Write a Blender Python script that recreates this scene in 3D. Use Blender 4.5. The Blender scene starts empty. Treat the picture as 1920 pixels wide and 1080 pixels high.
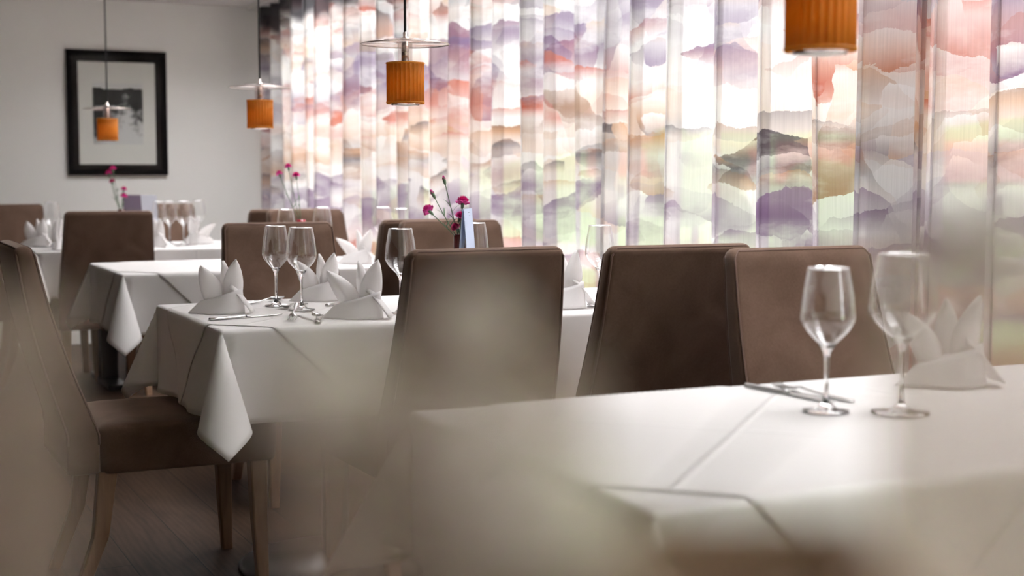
import bpy, bmesh, math, random
from mathutils import Vector, Matrix
random.seed(7)
PI = math.pi
S = bpy.context.scene
COL = S.collection

# ------------------------------------------------------------------ camera, world, exposure
cam_d = bpy.data.cameras.new('camera')
cam = bpy.data.objects.new('camera', cam_d)
COL.objects.link(cam)
YAW, PITCH = math.radians(25.5), math.atan(215 / 2667)
cam.location = (0, 0, 1.15)
cam.rotation_euler = (PI / 2 - PITCH, 0, -YAW)
cam_d.sensor_width = 36
cam_d.lens = 36 * 2667 / 1920
cam_d.clip_start = 0.02
cam_d.clip_end = 500
cam_d.dof.use_dof = True
cam_d.dof.focus_distance = 3.95
cam_d.dof.aperture_fstop = 3.0
S.camera = cam

world = bpy.data.worlds.new('overcast_sky')
S.world = world
world.use_nodes = True
bg = world.node_tree.nodes['Background']
bg.inputs['Color'].default_value = (.985, 0.975, 1.0, 1)
# overcast sky: three times brighter overhead than at the horizon
_nt = world.node_tree
_tc = _nt.nodes.new('ShaderNodeTexCoord')
_sp = _nt.nodes.new('ShaderNodeSeparateXYZ')
_nt.links.new(_tc.outputs['Generated'], _sp.inputs[0])
_mx = _nt.nodes.new('ShaderNodeMath')
_mx.operation = 'MAXIMUM'
_mx.inputs[1].default_value = 0
_nt.links.new(_sp.outputs['Z'], _mx.inputs[0])
_ma = _nt.nodes.new('ShaderNodeMath')
_ma.operation = 'MULTIPLY_ADD'
SKY_ZENITH = 8.4
_ma.inputs[1].default_value = SKY_ZENITH * 2 / 3
_ma.inputs[2].default_value = SKY_ZENITH / 3
_nt.links.new(_mx.outputs[0], _ma.inputs[0])
_nt.links.new(_ma.outputs[0], bg.inputs['Strength'])

S.view_settings.view_transform = 'Standard'
S.view_settings.look = 'None'
S.view_settings.gamma = 1
S.view_settings.use_curve_mapping = False
S.view_settings.exposure = 1.3
S.cycles.max_bounces = 14
S.cycles.diffuse_bounces = 6
S.cycles.transparent_max_bounces = 32
S.cycles.transmission_bounces = 10
S.cycles.caustics_reflective = False
S.cycles.caustics_refractive = False
S.cycles.sample_clamp_indirect = 6


# ------------------------------------------------------------------ helpers
def link(o, parent=None):
    COL.objects.link(o)
    if parent is not None:
        o.parent = parent
    return o


def mesh(name, verts, faces, mat, parent=None, smooth=True, uvs=None, loc=None):
    me = bpy.data.meshes.new(name)
    me.from_pydata([tuple(v) for v in verts], [], faces)
    if smooth:
        me.polygons.foreach_set('use_smooth', [True] * len(me.polygons))
    if mat:
        me.materials.append(mat)
    if uvs:
        uv = me.uv_layers.new(name='cloth')
        for l in me.loops:
            uv.data[l.index].uv = uvs[l.vertex_index]
    me.update()
    o = bpy.data.objects.new(name, me)
    if loc:
        o.location = loc
    return link(o, parent)


class Geo:
    def __init__(self):
        self.v, self.f = [], []

    def add(self, verts, faces):
        n = len(self.v)
        self.v += [Vector(p) for p in verts]
        self.f += [tuple(i + n for i in q) for q in faces]
        return self

    def box(self, a, b):
        x0, y0, z0 = a
        x1, y1, z1 = b
        self.add([(x0, y0, z0), (x1, y0, z0), (x1, y1, z0), (x0, y1, z0), (x0, y0, z1), (x1, y0, z1), (x1, y1, z1), (x0, y1, z1)],
                 [(3, 2, 1, 0), (4, 5, 6, 7), (0, 1, 5, 4), (1, 2, 6, 5), (2, 3, 7, 6), (3, 0, 4, 7)])
        return self

    def loft(self, rings, cap0=True, cap1=True, closed=True):
        n = len(rings[0])
        vs = [p for r in rings for p in r]
        fs = []
        for i in range(len(rings) - 1):
            for j in range(n if closed else n - 1):
                k = (j + 1) % n
                fs.append((i * n + j, i * n + k, (i + 1) * n + k, (i + 1) * n + j))
        if cap0:
            fs.append(tuple(range(n - 1, -1, -1)))
        if cap1:
            fs.append(tuple((len(rings) - 1) * n + j for j in range(n)))
        return self.add(vs, fs)

    def lathe(self, prof, n=32, c=(0, 0, 0), cap0=True, cap1=True):
        rings = [[(c[0] + r * math.cos(2 * PI * j / n), c[1] + r * math.sin(2 * PI * j / n), c[2] + z) for j in range(n)] for r, z in prof]
        return self.loft(rings, cap0, cap1)

    def tube(self, pts, r, n=8, cap=True):
        pts = [Vector(p) for p in pts]
        rr = r if isinstance(r, (list, tuple)) else [r] * len(pts)
        rings = []
        up = None
        for i, p in enumerate(pts):
            d = (pts[min(i + 1, len(pts) - 1)] - pts[max(i - 1, 0)]).normalized()
            if up is None:
                up = Vector((0, 0, 1)) if abs(d.z) < .9 else Vector((1, 0, 0))
            x = d.cross(up).normalized()
            y = x.cross(d).normalized()
            up = y
            rings.append([p + rr[i] * (math.cos(2 * PI * j / n) * x + math.sin(2 * PI * j / n) * y) for j in range(n)])
        return self.loft(rings, cap, cap)

    def build(self, name, mat, parent=None, smooth=True, loc=None):
        return mesh(name, self.v, self.f, mat, parent, smooth, None, loc)


def tag(o, label, cat, group=None, kind=None):
    o['label'] = label
    o['category'] = cat
    if group:
        o['group'] = group
    if kind:
        o['kind'] = kind
    return o


def thing(name, label, cat, loc=(0, 0, 0), rz=0, group=None):
    o = bpy.data.objects.new(name, None)
    o.empty_display_size = .1
    link(o)
    o.location = loc
    o.rotation_euler = (0, 0, rz)
    return tag(o, label, cat, group)


def dup(root, loc, rz, label, group=None):
    def cp(o, par):
        k = o.copy()
        link(k, par)
        for ch in o.children:
            cp(ch, k)
        return k
    r = cp(root, None)
    r.location = loc
    r.rotation_euler = (0, 0, rz)
    r['label'] = label
    if group:
        r['group'] = group
    return r


def struct(o):
    o['kind'] = 'structure'
    return o


def bevel(o, w, seg=3):
    m = o.modifiers.new('bevel', 'BEVEL')
    m.width = w
    m.segments = seg
    m.limit_method = 'ANGLE'
    m.angle_limit = math.radians(40)
    return o


# ------------------------------------------------------------------ materials
class N:
    def __init__(self, name):
        self.m = bpy.data.materials.new(name)
        self.m.use_nodes = True
        self.t = self.m.node_tree
        self.t.nodes.clear()
        self.out = self.t.nodes.new('ShaderNodeOutputMaterial')

    def n(self, kind, **kw):
        x = self.t.nodes.new('ShaderNode' + kind)
        for k, v in kw.items():
            if hasattr(x, k) and k not in x.inputs:
                setattr(x, k, v)
            else:
                self.set(x.inputs[k], v)
        return x

    def set(self, sock, v):
        if isinstance(v, bpy.types.NodeSocket):
            self.t.links.new(v, sock)
        else:
            sock.default_value = v

    def math(self, op, a, b=0.0, c=None, clamp=False):
        x = self.t.nodes.new('ShaderNodeMath')
        x.operation = op
        x.use_clamp = clamp
        self.set(x.inputs[0], a)
        self.set(x.inputs[1], b)
        if c is not None:
            self.set(x.inputs[2], c)
        return x.outputs[0]

    def mix(self, f, a, b, blend='MIX'):
        x = self.t.nodes.new('ShaderNodeMix')
        x.data_type = 'RGBA'
        x.blend_type = blend
        self.set(x.inputs[0], f)
        self.set(x.inputs[6], a)
        self.set(x.inputs[7], b)
        return x.outputs[2]

    def ramp(self, f, stops, interp='LINEAR'):
        x = self.t.nodes.new('ShaderNodeValToRGB')
        cr = x.color_ramp
        cr.interpolation = interp
        while len(cr.elements) < len(stops):
            cr.elements.new(0.5)
        for e, (p, c) in zip(cr.elements, stops):
            e.position = p
            e.color = c if len(c) == 4 else (*c, 1)
        self.set(x.inputs[0], f)
        return x.outputs[0]

    def end(self, shader):
        self.t.links.new(shader, self.out.inputs['Surface'])
        return self.m


def col(c):
    return (*c, 1)


def simple(name, c, rough=.5, metal=0., noise=0., scale=20., bump=0., bscale=60., **kw):
    k = N(name)
    tc = k.n('TexCoord').outputs['Object']
    p = k.n('BsdfPrincipled', Roughness=rough, Metallic=metal)
    for a, b in kw.items():
        p.inputs[a.replace('_', ' ')].default_value = b
    base = col(c)
    if noise:
        nz = k.n('TexNoise', Vector=tc, Scale=scale, Detail=4.0).outputs['Fac']
        f = k.math('MULTIPLY_ADD', nz, 2 * noise, 1 - noise)
        base = k.mix(1.0, col(c), k.n('CombineColor', Red=f, Green=f, Blue=f).outputs[0], 'MULTIPLY')
    k.set(p.inputs['Base Color'], base)
    if bump:
        nz = k.n('TexNoise', Vector=tc, Scale=bscale, Detail=3.0).outputs['Fac']
        b = k.n('Bump', Strength=bump, Distance=.002, Height=nz)
        k.set(p.inputs['Normal'], b.outputs[0])
    return k.end(p.outputs[0])


M = {}
M['wall'] = simple('plaster_warm_white', (.88, .875, .85), .9, noise=.03, scale=3, bump=.15, bscale=180)
M['panel'] = simple('dark_oak_panelling', (.10, .065, .045), .6, noise=.2, scale=3)
M['ceiling'] = simple('ceiling_paint', (.82, .80, .79), .9, noise=.02, scale=2)
M['black_wood'] = simple('black_frame_lacquer', (.008, .007, .007), .75, noise=.2, scale=30, Specular_IOR_Level=.06)
M['mat_dark'] = simple('dark_passepartout', (.012, .01, .01), .7, Specular_IOR_Level=.1)
M['steel'] = simple('polished_steel', (.46, .45, .44), .22, 1., noise=.05, scale=8)
M['chrome'] = simple('nickel_rose', (.72, .62, .56), .12, 1., noise=.04, scale=10)
M['black_metal'] = simple('black_powder_coat', (.012, .012, .013), .3, 0., noise=.15, scale=30)
M['cord'] = simple('black_cord', (.01, .01, .01), .6, noise=.1)
M['aluminium'] = simple('window_aluminium', (.5, .5, .5), .4, .6, noise=.05)
M['oak_leg'] = None
M['petal'] = simple('carnation_magenta', (.62, .02, .25), .6, noise=.25, scale=120, Subsurface_Weight=.15)
M['petal_dark'] = simple('carnation_deep', (.42, .008, .12), .6, noise=.25, scale=120)
M['stem'] = simple('stem_green', (.10, .17, .09), .55, noise=.2, scale=60)
M['vase'] = simple('oxblood_glass_vase', (.09, .006, .008), .08, noise=.1, scale=20, Coat_Weight=.6)
M['vase_bright'] = simple('ruby_glass_vase', (.35, .01, .03), .1, noise=.1, scale=20, Coat_Weight=.6)
M['card'] = simple('pale_blue_card', (.50, .58, .76), .5, noise=.03, scale=12)
M['porcelain'] = simple('opal_glass', (.85, .83, .8), .3, noise=.02)
M['tabletop'] = simple('laminate_table_top', (.2, .13, .09), .5, noise=.15, scale=14)


def wood(name, c0, c1, sc=(1, 1, 1)):
    k = N(name)
    tc = k.n('TexCoord').outputs['Object']
    mp = k.n('Mapping', Vector=tc)
    mp.inputs['Scale'].default_value = sc
    w = k.n('TexNoise', Vector=mp.outputs[0], Scale=6.0, Detail=6.0, Distortion=1.2).outputs['Fac']
    c = k.ramp(w, [(.3, c0), (.7, c1)])
    p = k.n('BsdfPrincipled', Roughness=.45)
    k.set(p.inputs['Base Color'], c)
    return k.end(p.outputs[0])


M['oak_leg'] = wood('oiled_oak_leg', (.20, .105, .055), (.30, .17, .095), (6, 6, .7))


def velvet():
    k = N('taupe_microfibre')
    tc = k.n('TexCoord').outputs['Object']
    a = k.n('TexNoise', Vector=tc, Scale=7.0, Detail=5.0, Distortion=.6).outputs['Fac']
    b = k.n('TexNoise', Vector=tc, Scale=160.0, Detail=2.0).outputs['Fac']
    f = k.math('ADD', k.math('MULTIPLY', a, .8), k.math('MULTIPLY', b, .2))
    c = k.ramp(f, [(.3, (.090, .053, .035)), (.7, (.168, .106, .077))])
    p = k.n('BsdfPrincipled', Roughness=.85)
    k.set(p.inputs['Base Color'], c)
    p.inputs['Sheen Weight'].default_value = .35
    p.inputs['Sheen Roughness'].default_value = .4
    p.inputs['Sheen Tint'].default_value = (.9, .75, .66, 1)
    p.inputs['Specular IOR Level'].default_value = .15
    bp = k.n('Bump', Strength=.25, Distance=.003, Height=a)
    k.set(p.inputs['Normal'], bp.outputs[0])
    return k.end(p.outputs[0])


M['velvet'] = velvet()
M['piping'] = simple('taupe_piping', (.13, .076, .056), .8, noise=.15, scale=40)


def linen(name, c, crease):
    """White table linen; ironed creases are ridges in the weave along the cloth's own middle lines."""
    k = N(name)
    uv = k.n('UVMap', uv_map='cloth').outputs[0]
    sp = k.n('SeparateXYZ', Vector=uv)
    nz = k.n('TexNoise', Vector=uv, Scale=5.0, Detail=3.0).outputs['Fac']
    fine = k.n('TexNoise', Vector=uv, Scale=700.0, Detail=1.0).outputs['Fac']
    h = k.math('ADD', k.math('MULTIPLY', nz, .5), k.math('MULTIPLY', fine, .03))
    if crease:
        for ax in ('X', 'Y'):
            d = k.math('ABSOLUTE', sp.outputs[ax])
            g = k.math('SUBTRACT', 1.0, k.math('DIVIDE', d, .009), clamp=True)
            h = k.math('ADD', h, k.math('MULTIPLY', g, .55))
    p = k.n('BsdfPrincipled', Roughness=.75)
    p.inputs['Base Color'].default_value = col(c)
    p.inputs['Specular IOR Level'].default_value = .3
    p.inputs['Sheen Weight'].default_value = .12
    b = k.n('Bump', Strength=.85, Distance=.005, Height=h)
    k.set(p.inputs['Normal'], b.outputs[0])
    tr = k.n('BsdfTranslucent', Color=col(c))
    mx = k.n('MixShader', Fac=.12)
    k.set(mx.inputs[1], p.outputs[0])
    k.set(mx.inputs[2], tr.outputs[0])
    return k.end(mx.outputs[0])


M['linen'] = linen('white_table_linen', (.87, .85, .84), True)
M['topper'] = linen('white_topper_linen', (.85, .825, .81), True)


def napkin_mat():
    k = N('starched_napkin')
    tc = k.n('TexCoord').outputs['Object']
    nz = k.n('TexNoise', Vector=tc, Scale=30.0, Detail=3.0).outputs['Fac']
    p = k.n('BsdfPrincipled', Roughness=.7)
    p.inputs['Base Color'].default_value = (.90, .885, .88, 1)
    b = k.n('Bump', Strength=.25, Distance=.003, Height=nz)
    k.set(p.inputs['Normal'], b.outputs[0])
    tr = k.n('BsdfTranslucent', Color=(.90, .885, .88, 1))
    mx = k.n('MixShader', Fac=.5)
    k.set(mx.inputs[1], p.outputs[0])
    k.set(mx.inputs[2], tr.outputs[0])
    return k.end(mx.outputs[0])


M['napkin'] = napkin_mat()


def schlick(k, f0, pw=5.0):
    f = k.n('LayerWeight', Blend=.5).outputs['Facing']
    return k.math('MULTIPLY_ADD', k.math('POWER', f, pw), 1 - f0, f0)


def thin_glass(name, ior=1.6, tint=(.98, .985, .98), rough=.0, mul=1.0, pw=5.0):
    k = N(name)
    fr = schlick(k, ((ior - 1) / (ior + 1)) ** 2, pw)
    tc = k.n('TexCoord').outputs['Object']
    nz = k.n('TexNoise', Vector=tc, Scale=3.0).outputs['Fac']
    fac = k.math('MULTIPLY', fr, k.math('MULTIPLY_ADD', nz, .2, mul), clamp=True)
    t = k.n('BsdfTransparent', Color=col(tint))
    g = k.n('BsdfGlossy', Color=(1, 1, 1, 1), Roughness=rough)
    mx = k.n('MixShader', Fac=fac)
    k.set(mx.inputs[1], t.outputs[0])
    k.set(mx.inputs[2], g.outputs[0])
    return k.end(mx.outputs[0])


M['bowl'] = thin_glass('crystal_bowl', 1.75, (.975, .975, .975), pw=2.7)
M['pane'] = thin_glass('window_pane', 1.45)
M['picture_glass'] = thin_glass('picture_glass', 1.2, mul=.3)
def disc_mat():
    k = N('frosted_clear_disc')
    fr = schlick(k, .09)
    tc = k.n('TexCoord').outputs['Object']
    nz = k.n('TexNoise', Vector=tc, Scale=9.0).outputs['Fac']
    t = k.n('BsdfTransparent', Color=(.9, .86, .85, 1))
    w = k.n('BsdfTranslucent', Color=(.9, .88, .86, 1))
    g = k.n('BsdfGlossy', Color=(1, 1, 1, 1), Roughness=.06)
    a = k.n('MixShader', Fac=k.math('MULTIPLY_ADD', nz, .06, .07))
    k.set(a.inputs[1], t.outputs[0])
    k.set(a.inputs[2], w.outputs[0])
    b = k.n('MixShader', Fac=k.math('MULTIPLY', fr, .9, clamp=True))
    k.set(b.inputs[1], a.outputs[0])
    k.set(b.inputs[2], g.outputs[0])
    return k.end(b.outputs[0])


M['disc'] = disc_mat()
k = N('crystal_stem')
tc = k.n('TexCoord').outputs['Object']
gl = k.n('BsdfGlass', IOR=1.5, Roughness=0.0, Color=(.98, .98, .98, 1))
M['crystal'] = k.end(gl.outputs[0])


k = N('warm_bulb')
_e = k.n('Emission', Color=(1, .80, .50, 1), Strength=1.2)
M['bulb'] = k.end(_e.outputs[0])


def shade_mat():
    k = N('amber_pleated_shade')
    tc = k.n('TexCoord').outputs['Object']
    nz = k.n('TexNoise', Vector=tc, Scale=40.0, Detail=3.0).outputs['Fac']
    c = k.ramp(nz, [(.3, (.66, .29, .022)), (.7, (.80, .38, .045))])
    d = k.n('BsdfPrincipled', Roughness=.45)
    k.set(d.inputs['Base Color'], c)
    t = k.n('BsdfTranslucent', Color=(.92, .44, .05, 1))
    mx = k.n('MixShader', Fac=.5)
    k.set(mx.inputs[1], d.outputs[0])
    k.set(mx.inputs[2], t.outputs[0])
    return k.end(mx.outputs[0])


M['shade'] = shade_mat()


def floor_mat():
    k = N('dark_oak_planks')
    tc = k.n('TexCoord').outputs['Object']
    sp = k.n('SeparateXYZ', Vector=tc)
    W = .19
    px = k.math('DIVIDE', sp.outputs['X'], W)
    row = k.math('FLOOR', px)
    fx = k.math('FRACT', px)
    off = k.n('TexWhiteNoise', noise_dimensions='1D', W=row).outputs['Value']
    py = k.math('ADD', k.math('DIVIDE', sp.outputs['Y'], 1.9), k.math('MULTIPLY', off, 7.3))
    fy = k.math('FRACT', py)
    idv = k.n('CombineXYZ', X=row, Y=k.math('FLOOR', py), Z=0.0)
    rnd = k.n('TexWhiteNoise', noise_dimensions='3D', Vector=idv.outputs[0]).outputs['Value']
    sh = k.n('CombineXYZ', X=k.math('MULTIPLY', sp.outputs['X'], 9.0), Y=k.math('ADD', k.math('MULTIPLY', sp.outputs['Y'], 1.1), k.math('MULTIPLY', rnd, 30.0)), Z=rnd)
    nz = k.n('TexNoise', Vector=sh.outputs[0], Scale=1.4, Detail=3.0, Distortion=1.5).outputs['Fac']
    wv = k.n('TexWave', Vector=sh.outputs[0], Scale=1.6, Distortion=9.0, Detail=2.0).outputs['Fac']
    fine = k.n('TexNoise', Vector=sh.outputs[0], Scale=18.0, Detail=3.0).outputs['Fac']
    f = k.math('ADD', k.math('MULTIPLY', nz, .62), k.math('ADD', k.math('MULTIPLY', wv, .13), k.math('MULTIPLY', fine, .25)))
    c = k.ramp(f, [(.25, (.030, .016, .009)), (.75, (.080, .046, .028))])
    br = k.math('MULTIPLY_ADD', rnd, .5, .72)
    c = k.mix(1.0, c, k.n('CombineColor', Red=br, Green=br, Blue=br).outputs[0], 'MULTIPLY')
    gx = k.math('MULTIPLY', k.math('MINIMUM', fx, k.math('SUBTRACT', 1.0, fx)), W)
    gy = k.math('MULTIPLY', k.math('MINIMUM', fy, k.math('SUBTRACT', 1.0, fy)), 1.9)
    g = k.math('LESS_THAN', k.math('MINIMUM', gx, gy), .0018)
    c = k.mix(g, c, (.012, .007, .005, 1))
    p = k.n('BsdfPrincipled', Roughness=.6)
    p.inputs['Specular IOR Level'].default_value = .15
    k.set(p.inputs['Base Color'], c)
    b = k.n('Bump', Strength=.2, Distance=.002, Height=f)
    k.set(p.inputs['Normal'], b.outputs[0])
    return k.end(p.outputs[0])


M['floor'] = floor_mat()


def curtain_mat():
    """Sheer printed curtain: painted leaf-shaped patches in horizontal bands of colour. UV = (cloth width, height) in metres."""
    k = N('printed_voile')
    uv = k.n('UVMap', uv_map='cloth').outputs[0]
    sp = k.n('SeparateXYZ', Vector=uv)
    z = sp.outputs['Y']
    # feathered edges
    jag = k.n('TexNoise', Vector=uv, Scale=26.0, Detail=4.0, Roughness=.7).outputs['Color']
    soft = k.n('TexNoise', Vector=uv, Scale=3.2, Detail=3.0).outputs['Color']

    def vm(op, a, b):
        x = k.t.nodes.new('ShaderNodeVectorMath')
        x.operation = op
        k.set(x.inputs[0], a)
        k.set(x.inputs[1], b)
        return x.outputs[0]
    w = vm('ADD', uv, vm('MULTIPLY', vm('SUBTRACT', soft, (.5, .5, .5)), (.22, .16, 0)))
    w = vm('ADD', w, vm('MULTIPLY', vm('SUBTRACT', jag, (.5, .5, .5)), (.012, .035, 0)))

    BAND = [(0.0, (.42, .20, .20)), (.25, (.55, .32, .30)), (.33, (.46, .39, .45)), (.40, (.74, .72, .71)), (.50, (.26, .165, .27)), (.62, (.52, .18, .17)), (.76, (.62, .42, .37)),
            (.84, (.74, .72, .73)), (.93, (.19, .115, .215)), (1.04, (.36, .275, .365)), (1.10, (.74, .72, .72)), (1.17, (.52, .31, .19)), (1.24, (.10, .10, .13)), (1.30, (.56, .34, .21)),
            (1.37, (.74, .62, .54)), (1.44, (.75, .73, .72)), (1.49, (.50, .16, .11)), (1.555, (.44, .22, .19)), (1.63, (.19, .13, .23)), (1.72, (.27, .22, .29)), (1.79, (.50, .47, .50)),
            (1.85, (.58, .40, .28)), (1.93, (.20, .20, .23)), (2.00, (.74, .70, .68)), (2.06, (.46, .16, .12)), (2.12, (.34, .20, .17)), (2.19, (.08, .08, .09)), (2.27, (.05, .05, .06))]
    stops = [(p / 2.4, c) for p, c in BAND]

    def layer(scale, vec, lo, hi):
        mp = k.n('Mapping', Vector=vec)
        mp.inputs['Scale'].default_value = scale
        v = k.n('TexVoronoi', Vector=mp.outputs[0], Scale=1.0, Randomness=.95, voronoi_dimensions='2D')
        cell = k.n('SeparateColor', Color=v.outputs['Color'])
        pos = k.n('SeparateXYZ', Vector=v.outputs['Position'])
        cz = k.math('DIVIDE', pos.outputs['Y'], scale[1])
        zz = k.math('ADD', cz, k.math('MULTIPLY', k.math('SUBTRACT', cell.outputs[0], .5), .22))
        c = k.ramp(k.math('DIVIDE', zz, 2.4), stops)
        # each patch is strongest at one rim and washes out over its height
        t = k.math('MULTIPLY_ADD', k.math('SUBTRACT', z, cz), scale[1] * .7, .5)
        flip = k.math('GREATER_THAN', cell.outputs[2], .7)
        t = k.math('ADD', k.math('MULTIPLY', t, k.math('SUBTRACT', 1.0, flip)), k.math('MULTIPLY', k.math('SUBTRACT', 1.0, t), flip))
        wash = k.math('MULTIPLY_ADD', t, hi, lo, clamp=True)
        white = k.math('GREATER_THAN', cell.outputs[1], .76)
        wash = k.math('MULTIPLY', wash, k.math('SUBTRACT', 1.0, k.math('MULTIPLY', white, .92)))
        return c, wash
    c1, w1 = layer((2.2, 5.4, 1), w, .25, .95)
    c2, w2 = layer((3.8, 8.2, 1), vm('ADD', w, (13.7, 0, 0)), -.30, 1.2)
    cloud = k.n('TexNoise', Vector=uv, Scale=5.0, Detail=5.0).outputs['Fac']
    cl = k.math('MULTIPLY_ADD', cloud, 1.9, .1, clamp=True)
    WHITE = (.76, .745, .74, 1)
    c = k.mix(k.math('MULTIPLY', w1, cl), WHITE, c1)

    def leaves(rot, scale, shift, lo, hi, amt, white):
        """slanted leaf shapes laid over the bands: one hard edge, one that fades"""
        mp = k.n('Mapping', Vector=vm('ADD', w, shift))
        mp.inputs['Rotation'].default_value = (0, 0, rot)
        mp.inputs['Scale'].default_value = scale
        v = k.n('TexVoronoi', Vector=mp.outputs[0], Scale=1.0, Randomness=1.0, voronoi_dimensions='2D')
        cell = k.n('SeparateColor', Color=v.outputs['Color'])
        zz = k.math('ADD', z, k.math('MULTIPLY', k.math('SUBTRACT', cell.outputs[0], .5), .34))
        c_ = k.ramp(k.math('DIVIDE', zz, 2.4), stops)
        m0 = k.n('SeparateXYZ', Vector=mp.outputs[0]).outputs['Y']
        m1 = k.n('SeparateXYZ', Vector=v.outputs['Position']).outputs['Y']
        t = k.math('MULTIPLY_ADD', k.math('SUBTRACT', m0, m1), hi, lo, clamp=True)
        on = k.math('GREATER_THAN', cell.outputs[1], 1 - amt)
        c_ = k.mix(k.math('GREATER_THAN', cell.outputs[2], 1 - white), c_, WHITE)
        return c_, k.math('MULTIPLY', t, on)
    for prm in [(.55, (1.8, 5.0, 1), (3.1, 0, 0), .45, .9, .55, .35), (-.6, (2.1, 5.4, 1), (8.3, 0, 0), .4, .9, .5, .45)]:
        c3, w3 = leaves(*prm)
        c = k.mix(w3, c, c3)
    c = k.mix(k.math('MULTIPLY', k.math('MULTIPLY', w2, cl), .8), c, c2)
    c4, w4 = leaves(.3, (4.5, 11.0, 1), (21.0, 0, 0), .3, 1.3, .4, .3)
    c = k.mix(k.math('MULTIPLY', w4, .85), c, c4)
    haze = k.n('TexNoise', Vector=vm('MULTIPLY', uv, (3.0, 6.5, 0)), Scale=1.0, Detail=5.0, Roughness=.6).outputs['Fac']
    c = k.mix(k.math('MULTIPLY_ADD', haze, 3.2, -1.64, clamp=True), c, WHITE)
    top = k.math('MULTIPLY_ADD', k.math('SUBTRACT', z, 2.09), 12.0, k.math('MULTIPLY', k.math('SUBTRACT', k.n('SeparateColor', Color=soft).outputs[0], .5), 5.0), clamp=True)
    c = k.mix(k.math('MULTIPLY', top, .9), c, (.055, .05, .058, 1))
    # weave
    thr = k.n('TexNoise', Vector=vm('MULTIPLY', uv, (260, 5, 0)), Scale=1.0, Detail=1.0).outputs['Fac']
    f = k.math('MULTIPLY_ADD', thr, .25, .86)
    c = k.mix(1.0, c, k.n('CombineColor', Red=f, Green=f, Blue=f).outputs[0], 'MULTIPLY')
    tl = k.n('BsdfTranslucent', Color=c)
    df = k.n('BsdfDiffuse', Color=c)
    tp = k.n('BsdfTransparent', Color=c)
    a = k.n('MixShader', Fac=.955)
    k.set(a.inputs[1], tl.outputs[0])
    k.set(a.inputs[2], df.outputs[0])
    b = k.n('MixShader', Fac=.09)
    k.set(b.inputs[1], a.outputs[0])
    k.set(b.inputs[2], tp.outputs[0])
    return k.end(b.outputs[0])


M['curtain'] = curtain_mat()


def print_mat():
    """Black-and-white valley landscape print. Object coordinates, metres, origin at the print's centre."""
    k = N('landscape_print')
    tc = k.n('TexCoord').outputs['Object']
    sp = k.n('SeparateXYZ', Vector=tc)
    x, z = sp.outputs['X'], sp.outputs['Z']
    n1 = k.n('TexNoise', Vector=tc, Scale=7.0, Detail=6.0).outputs['Fac']
    n2 = k.n('TexNoise', Vector=tc, Scale=22.0, Detail=5.0, Distortion=.8).outputs['Fac']
    ridge = k.math('ADD', .165, k.math('MULTIPLY', k.math('SUBTRACT', n1, .5), .10))
    sky = k.math('GREATER_THAN', z, ridge)
    side = k.math('MULTIPLY_ADD', k.math('ABSOLUTE', k.math('SUBTRACT', x, .05)), 9.0, k.math('MULTIPLY', z, 7.0))
    lit = k.math('SUBTRACT', k.math('MULTIPLY', n2, 3.2), k.math('ADD', side, .75), clamp=True)
    g = k.math('MULTIPLY', lit, .62)
    g = k.math('ADD', g, .012)
    snow = k.math('LESS_THAN', z, k.math('MULTIPLY_ADD', n1, .12, -.215))
    g = k.math('MAXIMUM', g, k.math('MULTIPLY', snow, k.math('MULTIPLY', n1, .9)))
    g = k.math('ADD', k.math('MULTIPLY', g, k.math('SUBTRACT', 1.0, sky)), k.math('MULTIPLY', sky, .66))
    p = k.n('BsdfPrincipled', Roughness=.7)
    k.set(p.inputs['Base Color'], k.n('CombineColor', Red=g, Green=g, Blue=g).outputs[0])
    return k.end(p.outputs[0])


M['print'] = print_mat()
M['paper'] = simple('print_paper', (.72, .71, .68), .8, noise=.02, scale=6)
M['lawn'] = simple('meadow_green', (.30, .52, .13), .9, noise=.35, scale=.12)
M['hill'] = simple('hill_green', (.28, .44, .16), .95, noise=.4, scale=.05)
M['asphalt'] = simple('pale_road', (.62, .61, .6), .9, noise=.06, scale=.5)
M['foliage'] = simple('tree_foliage', (.20, .34, .10), .9, noise=.5, scale=1.5)
M['bark'] = simple('bark', (.09, .06, .04), .9, noise=.3, scale=6)
M['render_white'] = simple('house_render', (.85, .84, .82), .9, noise=.04, scale=1)
M['roof_tile'] = simple('roof_tile', (.42, .17, .09), .8, noise=.2, scale=3)
M['dark_glass'] = simple('dark_window', (.05, .06, .07), .2, noise=.1)
M['car_paint'] = simple('car_white', (.85, .86, .88), .25, noise=.02)
M['rubber'] = simple('rubber', (.02, .02, .02), .8, noise=.1)

# ------------------------------------------------------------------ room shell
Y0, Y1 = -3.2, 9.9          # back and far wall
X0, X1 = -4.6, 3.02         # inner wall and window wall
ZC = 2.31
struct(Geo().box((X0 - .2, Y0 - .2, -.2), (X1 + .25, Y1 + .2, 0)).build('floor', M['floor'], smooth=False))
# unseen roof light along the curtain, added to brighten the tables
RL = (1.78, 2.64, -1.9, 8.8)
g = Geo()
g.box((X0 - .2, Y0 - .2, ZC), (RL[0], Y1 + .2, ZC + .2))
g.box((RL[1], Y0 - .2, ZC), (X1 + .25, Y1 + .2, ZC + .2))
g.box((RL[0], Y0 - .2, ZC), (RL[1], RL[2], ZC + .2))
g.box((RL[0], RL[3], ZC), (RL[1], Y1 + .2, ZC + .2))
struct(g.build('ceiling', M['ceiling'], smooth=False))
g = Geo()
NF = 24                     # added fins on the glass that keep light off the chair backs, one every 0.45 m, none over the end bay
for i in range(NF + 1):
    yy = RL[2] + (RL[3] - RL[2] - .04) * i / NF
    if 7.4 < yy < 8.7:
        continue
    g.box((RL[0] - .3, yy, ZC + .21), (RL[1] + .3, yy + .04, ZC + .74))
sk = struct(g.build('window_7', M['aluminium'], smooth=False))
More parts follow.
